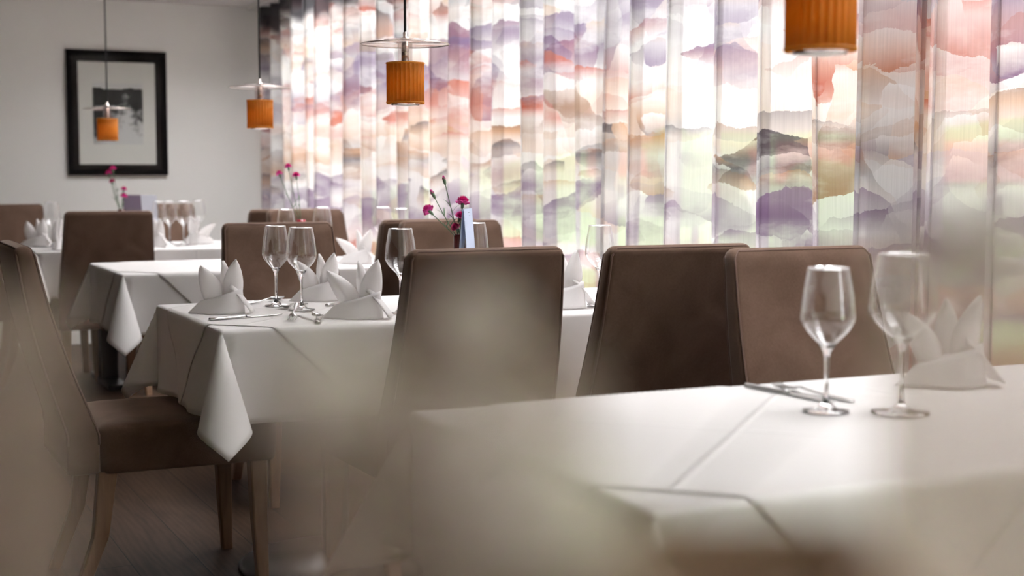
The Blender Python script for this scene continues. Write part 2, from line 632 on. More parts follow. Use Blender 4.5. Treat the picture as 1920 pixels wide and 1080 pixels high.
Geo().box((RL[0], RL[2], ZC + .185), (RL[1], RL[3], ZC + .195)).build('pane', M['pane'], sk, smooth=False)
struct(Geo().box((X0 - .2, Y1, 0), (X1 + .25, Y1 + .2, ZC)).build('wall_far', M['wall'], smooth=False))
struct(Geo().box((X0 - .2, Y0 - .2, 0), (X0, Y1, ZC)).build('wall_left', M['panel'], smooth=False))
struct(Geo().box((X0, Y0 - .2, 0), (X1 + .25, Y0, ZC)).build('wall_back', M['wall'], smooth=False))
# window wall: sill, lintel and end piers; the glazing is a run of tall windows
g = Geo()
g.box((X1, Y0, 0), (X1 + .25, Y1, .12))
g.box((X1, Y0, 2.22), (X1 + .25, Y1, ZC))
g.box((X1, 9.3, .12), (X1 + .25, Y1, 2.22))
g.box((X1, Y0, .12), (X1 + .25, -2.67, 2.22))
struct(g.build('wall_right', M['wall'], smooth=False))


def window(name, a, b, axis, fixed, z0, z1):
    t = .05
    g = Geo()
    p = Geo()
    if axis == 'y':
        def bx(G, u0, u1, w0, w1, d0, d1):
            G.box((fixed + d0, u0, w0), (fixed + d1, u1, w1))
    else:
        def bx(G, u0, u1, w0, w1, d0, d1):
            G.box((u0, fixed + d0, w0), (u1, fixed + d1, w1))
    bx(g, a, b, z0, z0 + t, 0, .06)
    bx(g, a, b, z1 - t, z1, 0, .06)
    bx(g, a, a + t, z0 + t, z1 - t, 0, .06)
    bx(g, b - t, b, z0 + t, z1 - t, 0, .06)
    bx(p, a + t, b - t, z0 + t, z1 - t, .026, .034)
    o = struct(g.build(name, M['aluminium'], smooth=False))
    p.build('pane', M['pane'], o, smooth=False)
    return o


ys = [-2.67, -.6, 1.47, 3.54, 5.61, 7.46, 9.3]  # first bay, out of view, added to brighten the foreground
for i in range(6):
    window('window_%d' % (i + 1), ys[i], ys[i + 1], 'y', X1 + .1, .12, 2.22)
struct(Geo().box((X0, Y1 - .012, 0), (X1, Y1, .07)).build('baseboard_far', M['wall'], smooth=False))
struct(Geo().box((2.66, -.8, ZC - .022), (2.80, Y1 - .02, ZC)).build('trim_1', M['render_white'], smooth=False))

# ------------------------------------------------------------------ outside
struct(Geo().box((3.4, -60, -2.7), (160, 220, -2.5)).build('exterior_ground', M['lawn'], smooth=False))
struct(Geo().box((3.3, -60, -2.5), (13, 60, -2.44)).build('added_pale_slab', M['asphalt'], smooth=False))  # unseen pale slab added to keep green bounce out of the room
struct(Geo().box((26, -40, -2.5), (34, 200, -2.46)).build('exterior_road', M['asphalt'], smooth=False))
hv, hf = [], []
nx, ny = 26, 40
for i in range(nx):
    for j in range(ny):
        x = 70 + i * 4.4
        y = -50 + j * 7
        h = -2.5 + 7.5 * (1 - math.exp(-(i / 9.0) ** 2)) * (1 + .35 * math.sin(j * .5 + 1) + .2 * math.sin(j * 1.3 + i * .4))
        hv.append((x, y, h))
for i in range(nx - 1):
    for j in range(ny - 1):
        a = i * ny + j
        hf.append((a, a + ny, a + ny + 1, a + 1))
struct(mesh('exterior_hill', hv, hf, M['hill']))


def tree(x, y, h, r, label):
    t = thing('tree', label, 'tree', (x, y, -2.5), 0, None)
    Geo().tube([(0, 0, 0), (.05, 0, h * .3), (0, .1, h * .55)], [.22, .17, .1], 8).build('trunk', M['bark'], t)
    rnd = random.Random(int(x * 10 + y))
    bm = bmesh.new()
    for k_ in range(16):
        c = Vector((rnd.uniform(-.6, .6) * r, rnd.uniform(-.6, .6) * r, h * .62 + rnd.uniform(-.32, .32) * h))
        m = Matrix.Translation(c) @ Matrix.Scale(r * rnd.uniform(.35, .6), 4)
        bmesh.ops.create_icosphere(bm, subdivisions=2, radius=1, matrix=m)
    for v in bm.verts:
        v.co += Vector((rnd.uniform(-1, 1), rnd.uniform(-1, 1), rnd.uniform(-1, 1))) * r * .07
    me = bpy.data.meshes.new('crown')
    bm.to_mesh(me)
    bm.free()
    me.materials.append(M['foliage'])
    link(bpy.data.objects.new('crown', me), t)
    return t


tree(17, 21, 3.4, 1.5, 'small green tree beyond the curtain, nearest to the window')
tree(24, 29, 3.9, 1.9, 'broad green tree outside, just before the pale road')
tree(40, 62, 5.2, 2.4, 'tall green tree outside beyond the pale road')
tree(19, 15.5, 3.0, 1.4, 'low green tree outside beside the parked white car')


def house(x, y, w, d, h, rz, label):
    t = thing('house', label, 'house', (x, y, -2.5), rz)
    Geo().box((-w / 2, -d / 2, 0), (w / 2, d / 2, h)).build('wall', M['render_white'], t, smooth=False)
    Geo().add([(-w / 2 - .4, -d / 2 - .4, h), (w / 2 + .4, -d / 2 - .4, h), (w / 2 + .4, d / 2 + .4, h), (-w / 2 - .4, d / 2 + .4, h), (-w / 2 - .4, 0, h + d * .3), (w / 2 + .4, 0, h + d * .3)],
              [(0, 3, 2, 1), (0, 1, 5, 4), (2, 3, 4, 5), (0, 4, 3), (1, 2, 5)]).build('roof', M['roof_tile'], t, smooth=False)
    for i in range(3):
        u = -w / 2 + w * (i + .5) / 3
        Geo().box((u - .45, -d / 2 - .03, h * .45), (u + .45, -d / 2 + .02, h * .8)).build('window', M['dark_glass'], t, smooth=False)
    return t


house(50, 58, 12, 7, 3.2, -.6, 'white house with a red tiled roof beyond the road')
house(66, 106, 14, 8, 3.4, -.5, 'white house far off at the foot of the green hill')


def car(x, y, rz, label):
    t = thing('car', label, 'car', (x, y, -2.46), rz)
    prof = [(-2.1, .35), (-2.1, .8), (-1.9, .95), (-1.2, 1.0), (-.7, 1.42), (.7, 1.45), (1.35, 1.0), (2.0, .85), (2.15, .6), (2.1, .35)]
    Geo().loft([[(px, s_ * .85, pz) for px, pz in prof] for s_ in (-1, 1)]).build('body', M['car_paint'], t, smooth=False)
    Geo().loft([[(px, s_ * .86, pz) for px, pz in [(-1.05, 1.02), (-.66, 1.36), (.66, 1.38), (1.15, 1.02)]] for s_ in (-1, 1)]).build('side_window', M['dark_glass'], t, smooth=False)
    for wx in (-1.3, 1.35):
        for s_ in (-1, 1):
            Geo().loft([[(wx + .32 * math.cos(a * PI / 10), s_ * yy, .32 + .32 * math.sin(a * PI / 10)) for a in range(20)] for yy in (.68, .88)]).build('wheel', M['rubber'], t)
    return t


car(27.5, 27.0, 1.5, 'white car parked on the pale road outside')

# ------------------------------------------------------------------ curtains


def curtain(name, y0, y1, xc, seed, label, group=None):
    rnd = random.Random(seed)
    per = .255
    nper = (y1 - y0) / per
    n = int(nper * 22)
    nz = 22
    zb, zt = .04, ZC - .022
    ph = [rnd.uniform(-.7, .7) for _ in range(int(nper) + 4)]
    am = [rnd.uniform(.7, 1.25) for _ in range(int(nper) + 4)]

    def interp(a, t):
        i = int(t)
        f = t - i
        f = f * f * (3 - 2 * f)
        return a[i] * (1 - f) + a[i + 1] * f
    verts, uvs, faces = [], [], []
    base = []
    for i in range(n + 1):
        t = nper * i / n
        base.append(t)
    s = 0
    svals = [0]
    row0 = []
    for i, t in enumerate(base):
        p = 2 * PI * t + interp(ph, t)
        a = .058 * interp(am, t)
        x = xc + a * math.tanh(2.0 * math.sin(p)) / math.tanh(2.0)
        y = y0 + per * t + .030 * math.sin(2 * p + .4) * interp(am, t)
        row0.append((x, y, p, a))
        if i:
            s += math.hypot(x - row0[i - 1][0], y - row0[i - 1][1])
            svals.append(s)
    for j in range(nz + 1):
        z = zb + (zt - zb) * j / nz
        d = 1 - j / nz
        for i, t in enumerate(base):
            x, y, p, a = row0[i]
            lean = .05 * d * math.sin(.9 * t + seed) + .03 * d * math.sin(2.3 * t)
            verts.append((x + .02 * d * math.sin(p * .5 + seed), y + lean, z))
            uvs.append((svals[i], z))
    m_ = n + 1
    for j in range(nz):
        for i in range(n):
            faces.append((j * m_ + i, j * m_ + i + 1, (j + 1) * m_ + i + 1, (j + 1) * m_ + i))
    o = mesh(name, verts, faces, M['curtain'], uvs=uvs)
    tag(o, label, 'curtain', group)
    return o


curtain('curtain', 3.10, 9.84, 2.745, 3, 'long sheer curtain with painted rust, purple and white patches, reaching the far corner')
curtain('curtain', -.2, 3.27, 2.785, 8, 'second sheer patterned curtain, overlapping the first beside the nearest table')

# ------------------------------------------------------------------ picture on the far wall
pt = thing('framed_picture', 'black framed black-and-white landscape print on the far wall', 'picture', (1.761, Y1 - .002, 1.556))
pw, phh = .33, .418
g = Geo()
f_ = .035
for a, b in [((-pw, -phh), (pw, -phh + f_)), ((-pw, phh - f_), (pw, phh)), ((-pw, -phh + f_), (-pw + f_, phh - f_)), ((pw - f_, -phh + f_), (pw, phh - f_))]:
    g.box((a[0], -.032, a[1]), (b[0], 0, b[1]))
bevel(g.build('frame', M['black_wood'], pt, smooth=False), .004)
Geo().box((-pw + f_, -.012, -phh + f_), (pw - f_, -.004, phh - f_)).build('mat', M['mat_dark'], pt, smooth=False)
Geo().box((-.255, -.016, -.345), (.252, -.0121, .340)).build('paper', M['paper'], pt, smooth=False)
pr = Geo().box((-.165, -.002, -.205), (.165, 0, .205)).build('print', M['print'], pt, smooth=False, loc=(.003, -.0161, -.005))
Geo().box((-pw + f_, -.024, -phh + f_), (pw - f_, -.022, phh - f_)).build('glass', M['picture_glass'], pt, smooth=False)

# ------------------------------------------------------------------ tables, cloths
H = .75


def drape(u, v, W, D, off, az, ripple):
    """Where the point (u, v) of a cloth laid flat on a W x D table ends up once it hangs. Corners hang as cones (developable)."""
    cu, cv = min(max(u, 0), W), min(max(v, 0), D)
    eu, ev = u - cu, v - cv
    r = .010
    top = H + .002 + off
    if eu == 0 and ev == 0:
        return (u, v, top)

    def roll(e):
        L = r * PI / 2
        if e < L:
            a = e / r
            return r * math.sin(a) + off * math.sin(a), -r * (1 - math.cos(a)) - off * (1 - math.cos(a))
        return r + off, -r - off - (e - L)

    def win(t, L):
        def ss(q):
            q = min(max(q, 0), 1)
            return q * q * (3 - 2 * q)
        return ss(t / .16) * ss((L - t) / .16)
    if eu == 0 or ev == 0:
        e = abs(eu) + abs(ev)
        o, dz = roll(e)
        t, L = (cu, W) if eu == 0 else (cv, D)
        sgn = 1 if (eu + ev) > 0 else -1
        h = max(e - .016, 0) / .24
        o += win(t, L) * h * (.016 + ripple * (.011 * math.sin(t * 17 + sgn * 2 + W * 3) + .007 * math.sin(t * 31 + 1.3)))
        if eu == 0:
            return (cu, cv + sgn * o, top + dz)
        return (cu + sgn * o, cv, top + dz)
    su, sv = (1 if eu > 0 else -1), (1 if ev > 0 else -1)
    R = math.hypot(eu, ev)
    th = math.atan2(abs(ev), abs(eu))
    rho = math.radians(14.48)
    w = az.get((su, sv), .5)
    dirv = Vector((su * math.cos(w * PI / 2), sv * math.sin(w * PI / 2), 0))
    ax = dirv * math.sin(rho) - Vector((0, 0, 1)) * math.cos(rho)
    e1 = (Vector((0, 0, -1)) - ax * math.cos(rho)) / math.sin(rho)
    e2 = ax.cross(e1)
    if e2.dot(Vector((su, -sv, 0))) < 0:
        e2 = -e2
    psi = 4 * th
    ray = ax * math.cos(rho) + math.sin(rho) * (math.cos(psi) * e1 + math.sin(psi) * e2)
    o, dz = roll(R)
    q = Vector((cu, cv, top + dz)) + Vector((su * o * math.cos(th), sv * o * math.sin(th), 0))
    if R > .016:
        k_ = R - .016
        q = q + Vector((ray.x, ray.y, ray.z + 1)) * k_
    return tuple(q)


def table(x, y, W, D, labels, az, base_label_round=True, over=.25, pts=((.42, .5),), topc=(.375, .375)):
    """A dining table with its base cloth and the smaller topper cloth laid on it cornerwise."""
    t = thing('dining_table', labels[0], 'table', (x, y, 0))
    bevel(Geo().box((.008, .008, H - .03), (W - .008, D - .008, H)).build('tabletop', M['tabletop'], t, smooth=False), .004)
    for fx, fy in pts:
        bx, by = W * fx, D * fy
        if base_label_round:
            Geo().lathe([(.0, 0), (.28, 0), (.285, .008), (.27, .018), (.1, .03), (.05, .045), (.0, .046)], 48, (bx, by, 0), False, False).build('base', M['black_metal'], t)
            Geo().lathe([(.04, .04), (.04, H - .03)], 24, (bx, by, 0)).build('column', M['black_metal'], t)
        else:
            bevel(Geo().box((bx - .05, by - .3, 0), (bx + .05, by + .3, .03)).build('base', M['black_metal'], t, smooth=False), .006)
            bevel(Geo().box((bx - .045, by - .05, .03), (bx + .045, by + .05, H - .03)).build('column', M['black_metal'], t, smooth=False), .006)
    # base cloth
    ed = [0, .003, .006, .009, .012, .016] + [.016 + (over - .016) * i / 14 for i in range(1, 15)]

    def axis(L):
        return [-e for e in reversed(ed)][:-1] + [L * i / 48 for i in range(49)] + [L + e for e in ed[1:]]
    us, vs = axis(W), axis(D)
    V, U, Fc = [], [], []
    for b in vs:
        for a in us:
            V.append(drape(a, b, W, D, .0, az, 1.0))
            U.append((a - W * .5, b - D * .5))
    m_ = len(us)
    for j in range(len(vs) - 1):
        for i in range(m_ - 1):
            Fc.append((j * m_ + i, j * m_ + i + 1, (j + 1) * m_ + i + 1, (j + 1) * m_ + i))
    c = mesh('tablecloth', V, Fc, M['linen'], uvs=U, loc=(x, y, 0))
    tag(c, labels[1], 'tablecloth')
    so = c.modifiers.new('hem', 'SOLIDIFY')
    so.thickness = .0012
    so.offset = 1
    # topper, laid at 45 degrees
    s = .885
    n = 96
    V, U, Fc = [], [], []
    for j in range(n + 1):
        for i in range(n + 1):
            p, q = s * (i / n - .5), s * (j / n - .5)
            a = topc[0] + (p - q) * .70711
            b = topc[1] + (p + q) * .70711
            z = drape(a, b, W, D, .0028, az, 1.0)
            V.append(z)
            U.append((p, q))
    m_ = n + 1
    for j in range(n):
        for i in range(n):
            Fc.append((j * m_ + i, j * m_ + i + 1, (j + 1) * m_ + i + 1, (j + 1) * m_ + i))
    c = mesh('table_topper', V, Fc, M['topper'], uvs=U, loc=(x, y, 0))
    tag(c, labels[2], 'tablecloth')
    so = c.modifiers.new('hem', 'SOLIDIFY')
    so.thickness = .001
    so.offset = 1
    return t


TABLES = [
    (.87, 1.43, 1.70, .77, 'foreground', True),
    (.885, 3.565, 1.69, .77, 'middle', True),
    (1.03, 5.72, 1.54, .77, 'next', False),
    (.93, 7.58, 1.64, .77, 'farthest', False)]
LT = {'foreground': ('large table closest to the camera, hidden under white cloths', 'white tablecloth on the closest table, in front of the two big wine glasses', 'white square topper cloth with ironed creases on the closest table'),
      'middle': ('long table in the middle with the black round foot', 'white tablecloth of the middle table, its corner hanging low by the wooden chair legs', 'white topper cloth under the sharp napkins and glasses of the middle table'),
      'next': ('table behind the middle one, standing on a black square column', 'white tablecloth of the bare-cornered table beyond the middle table', 'white topper cloth draped cornerwise over the bare-cornered table'),
      'farthest': ('table nearest the framed picture, behind the dark chair back', 'white tablecloth on the table nearest the far wall', 'white topper cloth on the table nearest the far wall')}
for x, y, W, D, nm, rd in TABLES:
    table(x, y, W, D, LT[nm], {(-1, -1): .9, (-1, 1): .72 if nm != 'foreground' else .35, (1, -1): .5, (1, 1): .5}, rd, pts=((.25, .5), (.78, .5)))
ZT = H + .0075      # what stands on a laid table stands here

# ------------------------------------------------------------------ chairs


def rrect(w, d, cx, cy, z, r, n=6):
    pts = []
    for k_, (sx, sy) in enumerate([(1, 1), (-1, 1), (-1, -1), (1, -1)]):
        for i in range(n + 1):
            a = PI / 2 * (k_ + i / n)
            pts.append((cx + sx * (w / 2 - r) + r * math.cos(a), cy + sy * (d / 2 - r) + r * math.sin(a), z))
    return pts


def make_chair(label):
    t = thing('dining_chair', label, 'chair')
    # backrest: faces +y, leans back towards -y
    zt, zb = .962, .36
    rings = []
    prof = []
    for i in range(25):
        f = i / 24
        z = zb + (zt - zb) * f
        g_ = max(0, (z - .46) / (zt - .46))
        y = -.045 - .135 * g_ ** 1.15 - .02 * math.sin(PI * g_)
        w = .485 - .055 * g_
        th = .085 - .035 * g_
        prof.append((z, y, w, th))
    z, y, w, th = prof[0]
    rings.append(rrect(w - .02, th - .02, 0, y, z - .004, .015))
    for z, y, w, th in prof[:-1]:
        rings.append(rrect(w, th, 0, y, z, .018))
    z, y, w, th = prof[-1]
    for k_ in range(1, 6):
        a = PI / 2 * k_ / 5
        q = .022 * (1 - math.cos(a))
        rings.append(rrect(w - 2 * q, th - 2 * min(q, .018), 0, y, z - .022 + .022 * math.sin(a), max(.018 - q * .6, .004)))
    Geo().loft(rings).build('backrest', M['velvet'], t)
    # piping along the side edges and top of the back
    for sy in (-1, 1):
        pts = []
        ins = .001
        for z, y, w, th in prof[3:-1]:
            pts.append((-(w / 2 - .006 + ins), y + sy * (th / 2 - .004 + ins), z))
        z, y, w, th = prof[-1]
        pts.append((-(w / 2 - .02), y + sy * (th / 2 - .008), z - .006))
        pts.append(((w / 2 - .02), y + sy * (th / 2 - .008), z - .006))
        for z, y, w, th in reversed(prof[3:-1]):
            pts.append(((w / 2 - .006 + ins), y + sy * (th / 2 - .004 + ins), z))
        Geo().tube(pts, .0032, 6).build('piping', M['piping'], t)
    # seat: thick, slightly domed, tapering to the back
    rings = []
    sd, sw = .49, .475
    for z, k_, r in [(.352, .96, .03), (.36, .985, .04), (.40, 1.0, .04), (.45, 1.0, .04), (.468, .985, .045), (.478, .95, .05), (.484, .86, .06), (.487, .6, .05), (.488, .2, .02)]:
        rings.append(rrect(sw * k_, sd * k_, 0, sd / 2 - .005, z, r * k_))
    Geo().loft(rings).build('seat', M['velvet'], t)
    for sx in (-1, 1):
        for fr in (0, 1):
            x, y0_, y1_ = sx * .195, (.43 if fr else .02), (.44 if fr else -.07)
            rr = []
            for f in (0, .5, 1):
                w = .05 - .018 * f
                rr.append(rrect(w, w, x + sx * .008 * f, y0_ + (y1_ - y0_) * f * f, .356 * (1 - f), .005, 2))
            Geo().loft(rr).build('leg', M['oak_leg'], t, smooth=False)
    return t


G1 = 'taupe dining chairs around the tables'
chair = make_chair('dark-sided taupe chair with its back to us at the middle table, before the vase')
chair.location = (1.49, 3.46, 0)
chair.rotation_euler = (0, 0, math.radians(1))
CH = [
    (2.03, 3.39, -2, 'dark taupe chair back at the middle table, beside the lit chair with two glasses'),
    (2.235, 2.80, 180, 'light taupe chair facing us behind the two big blurred wine glasses'),
    (1.545, 5.16, 180, 'light taupe chair facing us directly behind the pair of sharp wine glasses'),
    (2.245, 5.11, 180, 'light taupe chair facing us behind the magenta carnations and menu card'),
    (2.225, 5.63, 0, 'taupe chair standing back to back with the one behind the carnations'),
    (2.25, 6.97, 191, 'light taupe chair facing us at the table with the three-bloom ruby vase'),
    (2.19, 7.50, -2, 'taupe chair by the far curtain end, back to back with its neighbour'),
    (1.25, 7.50, 0, 'very dark taupe chair back below the framed picture'),
    (.955, 9.0, 180, 'taupe chair against the far wall, left of the framed picture'),
    (1.83, 8.76, 180, 'taupe chair against the far wall behind the trio of wine glasses'),
    (.62, 4.06, -90, 'taupe chair seen from its side at the end of the middle table'),
    (.855, 8.25, -90, 'taupe chair at the end of the table nearest the far wall'),
]
for x, y, r, lb in CH:
    dup(chair, (x, y, 0), math.radians(r), lb, None)

# ------------------------------------------------------------------ pendant lamps


def make_lamp(label):
    t = thing('pendant_lamp', label, 'lamp', group=None)
    # shade: pleated amber cylinder, z = 0 at its lower edge
    n = 26
    pts_o, pts_i = [], []
    for j in range(n * 8):
        a = 2 * PI * j / (n * 8)
        p = (j % 8) / 8
        r = .0535 + .0035 * max(0, math.cos(2 * PI * p)) ** 3 - .001 * math.sin(PI * p)
        pts_o.append((r * math.cos(a), r * math.sin(a)))
        pts_i.append(((r - .0018) * math.cos(a), (r - .0018) * math.sin(a)))
    rings = [[(x, y, z) for x, y in P] for P, z in ((pts_i, .001), (pts_o, 0), (pts_o, .062), (pts_o, .124), (pts_i, .123), (pts_i, .001))]
    Geo().loft(rings, False, False).build('shade', M['shade'], t)
    for z in (.003, .119):
        Geo().lathe([(.0572, z), (.0585, z + .001), (.0585, z + .003), (.0572, z + .004)], 64, (0, 0, 0), False, False).build('shade_rim', M['shade'], t)
    Geo().lathe([(0, -.006), (.02, -.0055), (.036, -.003), (.04, .002), (.0, .002)], 40, (0, 0, 0), False, False).build('diffuser', M['porcelain'], t)
    Geo().lathe([(.0405, .003), (.0425, -.003), (.0445, .003)], 40, (0, 0, 0), False, False).build('diffuser_ring', M['chrome'], t)
    Geo().lathe([(.0, .118), (.05, .118), (.05, .122), (.0, .122)], 40, (0, 0, 0), False, False).build('shade_plate', M['chrome'], t)
    Geo().lathe([(0, .03), (.012, .034), (.019, .048), (.019, .062), (.012, .080), (.009, .1), (.009, .117), (0, .117)], 24, (0, 0, 0), False, False).build('bulb', M['bulb'], t)
    # polished stem: inner rod and clear sleeve
    Geo().lathe([(.0, .122), (.0115, .122), (.0115, .186), (.0, .186)], 24, (0, 0, 0), False, False).build('rod', M['chrome'], t)
    Geo().lathe([(.022, .122), (.022, .186)], 40, (0, 0, 0), False, False).build('sleeve', M['disc'], t)
    Geo().lathe([(.0, .177), (.1322, .177), (.1333, .178), (.1322, .179), (.0, .179)], 72, (0, 0, 0), False, False).build('disc', M['disc'], t)
    Geo().lathe([(.1318, .1765), (.1342, .178), (.1318, .1795)], 72, (0, 0, 0), False, False).build('disc_rim', M['chrome'], t)
    Geo().lathe([(.0, .188), (.064, .188), (.0648, .190), (.064, .192), (.0, .192)], 48, (0, 0, 0), False, False).build('upper_disc', M['disc'], t)
    Geo().lathe([(.0, .192), (.017, .192), (.017, .196), (.0065, .199), (.0065, .212), (.004, .215), (.0, .216)], 24, (0, 0, 0), False, False).build('cap', M['chrome'], t)
    Geo().tube([(0, 0, .212), (0, 0, .6), (0, 0, ZC - 1.35)], .0042, 8).build('cord', M['cord'], t)
    Geo().lathe([(.0, ZC - 1.35 - .025), (.045, ZC - 1.35 - .025), (.05, ZC - 1.35 - .02), (.05, ZC - 1.35), (0, ZC - 1.35)], 32, (0, 0, 0), False, False).build('ceiling_rose', M['black_metal'], t)
    return t


lamp = make_lamp('amber pleated pendant lamp hanging over the middle table, before the curtain')
lamp.location = (1.563, 4.02, 1.357)
for x, y, z, lb in [(1.708, 6.15, 1.347, 'amber pleated pendant lamp at the corner of wall and curtain'),
                    (1.412, 8.25, 1.334, 'smallest looking amber pendant lamp, hanging before the framed picture'),
                    (1.425, 1.85, 1.342, 'largest looking amber pendant shade, cut by the top edge')]:
    dup(lamp, (x, y, z), random.uniform(0, 1), lb)

# ------------------------------------------------------------------ wine glasses


def make_glass(label, hgt, bw):
    t = thing('wine_glass', label, 'glass')
    sc = hgt
    hb = bw / 2
    q_ = hb / sc
    out = [(.004, .437), (.010, .441), (.16 * q_, .449), (.45 * q_, .500), (.77 * q_, .563), (.955 * q_, .62), (1.0 * q_, .66), (.985 * q_, .71), (.91 * q_, .83), (.745 * q_, 1.0)]
    prof = [(r * sc, z * sc) for r, z in out]
    # smooth the profile with a spline resampling
    def cat(p0, p1, p2, p3, t_):
        return [.5 * (2 * b + (c - a) * t_ + (2 * a - 5 * b + 4 * c - d) * t_ * t_ + (3 * b - a - 3 * c + d) * t_ ** 3) for a, b, c, d in zip(p0, p1, p2, p3)]
    sm = []
    P = [prof[0]] + prof + [prof[-1]]
    for i in range(1, len(P) - 2):
        for k_ in range(5):
            sm.append(tuple(cat(P[i - 1], P[i], P[i + 1], P[i + 2], k_ / 5)))
    sm.append(prof[-1])
    inner = [(max(r - .0011, .0), z + (.003 if i < 5 else 0)) for i, (r, z) in enumerate(sm)]
    b_ = Geo().lathe(sm, 48, (0, 0, 0), False, False).build('bowl', M['bowl'], t)
    Geo().lathe([(prof[-1][0] - .0006, hgt - .0006), (prof[-1][0], hgt + .0004), (prof[-1][0] + .0006, hgt - .0006), (prof[-1][0], hgt - .0014), (prof[-1][0] - .0006, hgt - .0006)], 48, (0, 0, 0), False, False).build('rim', M['crystal'], t)
    Geo().lathe([(.0, .02), (.0045, .022), (.0036, .05), (.0034, .25 * sc), (.0042, .38 * sc), (.007, .425 * sc), (.33 * hb, .474 * sc), (.30 * hb, .478 * sc), (.15 * hb, .468 * sc), (.0, .462 * sc)], 28, (0, 0, 0), False, False).build('stem', M['crystal'], t)
    fr = bw * .42
    Geo().lathe([(.0, .0), (fr, .0), (fr + .0008, .0012), (fr, .0024), (fr * .5, .0042), (.014, .008), (.006, .016), (.0045, .022), (.0, .022)], 40, (0, 0, 0), False, False).build('foot', M['crystal'], t)
    return t


gs = make_glass('wine glass of the sharp pair on the middle table, standing further back', .238, .080)
gs.location = (1.18, 4.10, ZT)
gl_ = make_glass('wine glass of the sharp pair on the middle table, standing in front', .238, .089)
gl_.location = (1.212, 3.95, ZT)
for src, x, y, lb in [
        (gl_, 1.435, 3.735, 'wine glass half hidden by the dark chair back, below the long stem flowers'),
        (gs, 1.811, 4.06, 'wine glass behind the pale menu card by the carnation vase'),
        (gl_, 2.06, 3.71, 'wine glass before the green strip of curtain on the middle table'),
        (gl_, 1.471, 1.878, 'blurred wine glass on the closest table, in front of the light chair'),
        (gs, 1.76, 5.95, 'wine glass rim showing beside the ruby vase, on its wall side'),
        (gl_, 2.02, 6.25, 'wine glass rim showing beside the ruby vase, on its window side'),
        (gl_, 2.277, 6.15, 'faint tall wine glass against the curtain beside the light chair'),
        (gs, 2.25, 5.85, 'small faint wine glass just above the chair backs under the carnations'),
        (gl_, 1.052, 7.89, 'wine glass beside the dark chair back, nearest the wall chair'),
        (gs, 1.607, 7.84, 'wine glass at the wall-side end of the far trio'),
        (gs, 1.685, 7.95, 'wine glass in the middle of the far trio'),
        (gl_, 1.752, 7.90, 'wine glass at the window-side end of the far trio'),
        (gs, 1.894, 8.15, 'faint wine glass beyond the far trio, against the pale wall')]:
    dup(src, (x, y, ZT), random.uniform(0, 6), lb)
gb = make_glass('bigger blurred wine glass on the closest table, before the purple curtain strip', .262, .112)
gb.location = (1.573, 1.815, ZT)

# ------------------------------------------------------------------ folded napkins


def make_napkin(label, loc, rz, sc=1.0, spread=1.0, seed=0):
    """A napkin folded into a standing lily: a wrapped band with a pointed side tip and three upright leaves."""
    rnd = random.Random(seed)
    t = thing('folded_napkin', label, 'napkin', loc, rz)
    t.scale = (sc, sc, sc)
    # band: ring of the fold, tip at -x, open seam at +x
    n = 40
    rings_o = []
    for h in range(9):
        f = h / 8
        ring = []
        for j in range(n):
            a = 2 * PI * j / n
            ca, sa = math.cos(a), math.sin(a)
            tip = max(0, -ca) ** 3
            rx = .060 * (1 - .30 * f) + .040 * tip * (1 - .10 * f)
            ry = .045 * (1 - .42 * f) * (1 - .5 * tip)
            ztop = .056 + .014 * ca - .008 * tip
            x = rx * ca + .012 * f
            y = ry * sa * (1 + .08 * math.sin(3 * a + seed))
            ring.append((x, y, ztop * f))
        rings_o.append(ring)
    Geo().loft(rings_o, True, True).build('band', M['napkin'], t)
    # a turned-over flap at the seam side
    flap = []
    for i in range(9):
        u = i / 8
        row = []
        for j in range(7):
            v = j / 6
            x = .018 + .062 * u + .004 * math.sin(PI * v)
            y = (v - .5) * (.030 + .035 * u)
            z = .066 * (1 - u ** 1.3) + .004 + .010 * math.sin(PI * v) * (1 - u)
            row.append((x, y, z))
        flap.append(row)
    fo = Geo().loft(flap, False, False, closed=False).build('flap', M['napkin'], t)
    so = fo.modifiers.new('cloth', 'SOLIDIFY')
    so.thickness = .0025
    # leaves
    spec = [(-.026, .000, -.60, .105, .062, .25), (.002, .014, -.10, .112, .044, -.4), (.026, -.008, .20, .118, .058, .2)]
    for (px, py, lean, ln, wd, tw) in spec:
        lean *= spread
        rows = []
        for i in range(13):
            u = i / 12
            hw = wd / 2 * (math.sin(PI * min(1, .28 + .72 * u)) ** .75 if u < 1 else 0)
            hw = max(hw, .0008)
            bend = lean * (.35 + .65 * u)
            cx = px + math.sin(bend) * ln * u
            cz = .035 + math.cos(bend) * ln * u
            row = []
            for j in range(9):
                v = j / 8 * 2 - 1
                d = .016 * (v * v) * (1 - .3 * u)
                lx = hw * v
                ca, sa = math.cos(tw), math.sin(tw)
                row.append((cx + lx * ca - d * sa, py + lx * sa + d * ca + .004 * math.sin(5 * u + seed), cz))
            rows.append(row)
        po = Geo().loft(rows, False, False, closed=False).build('leaf', M['napkin'], t)
        so = po.modifiers.new('cloth', 'SOLIDIFY')
        so.thickness = .0022
    return t


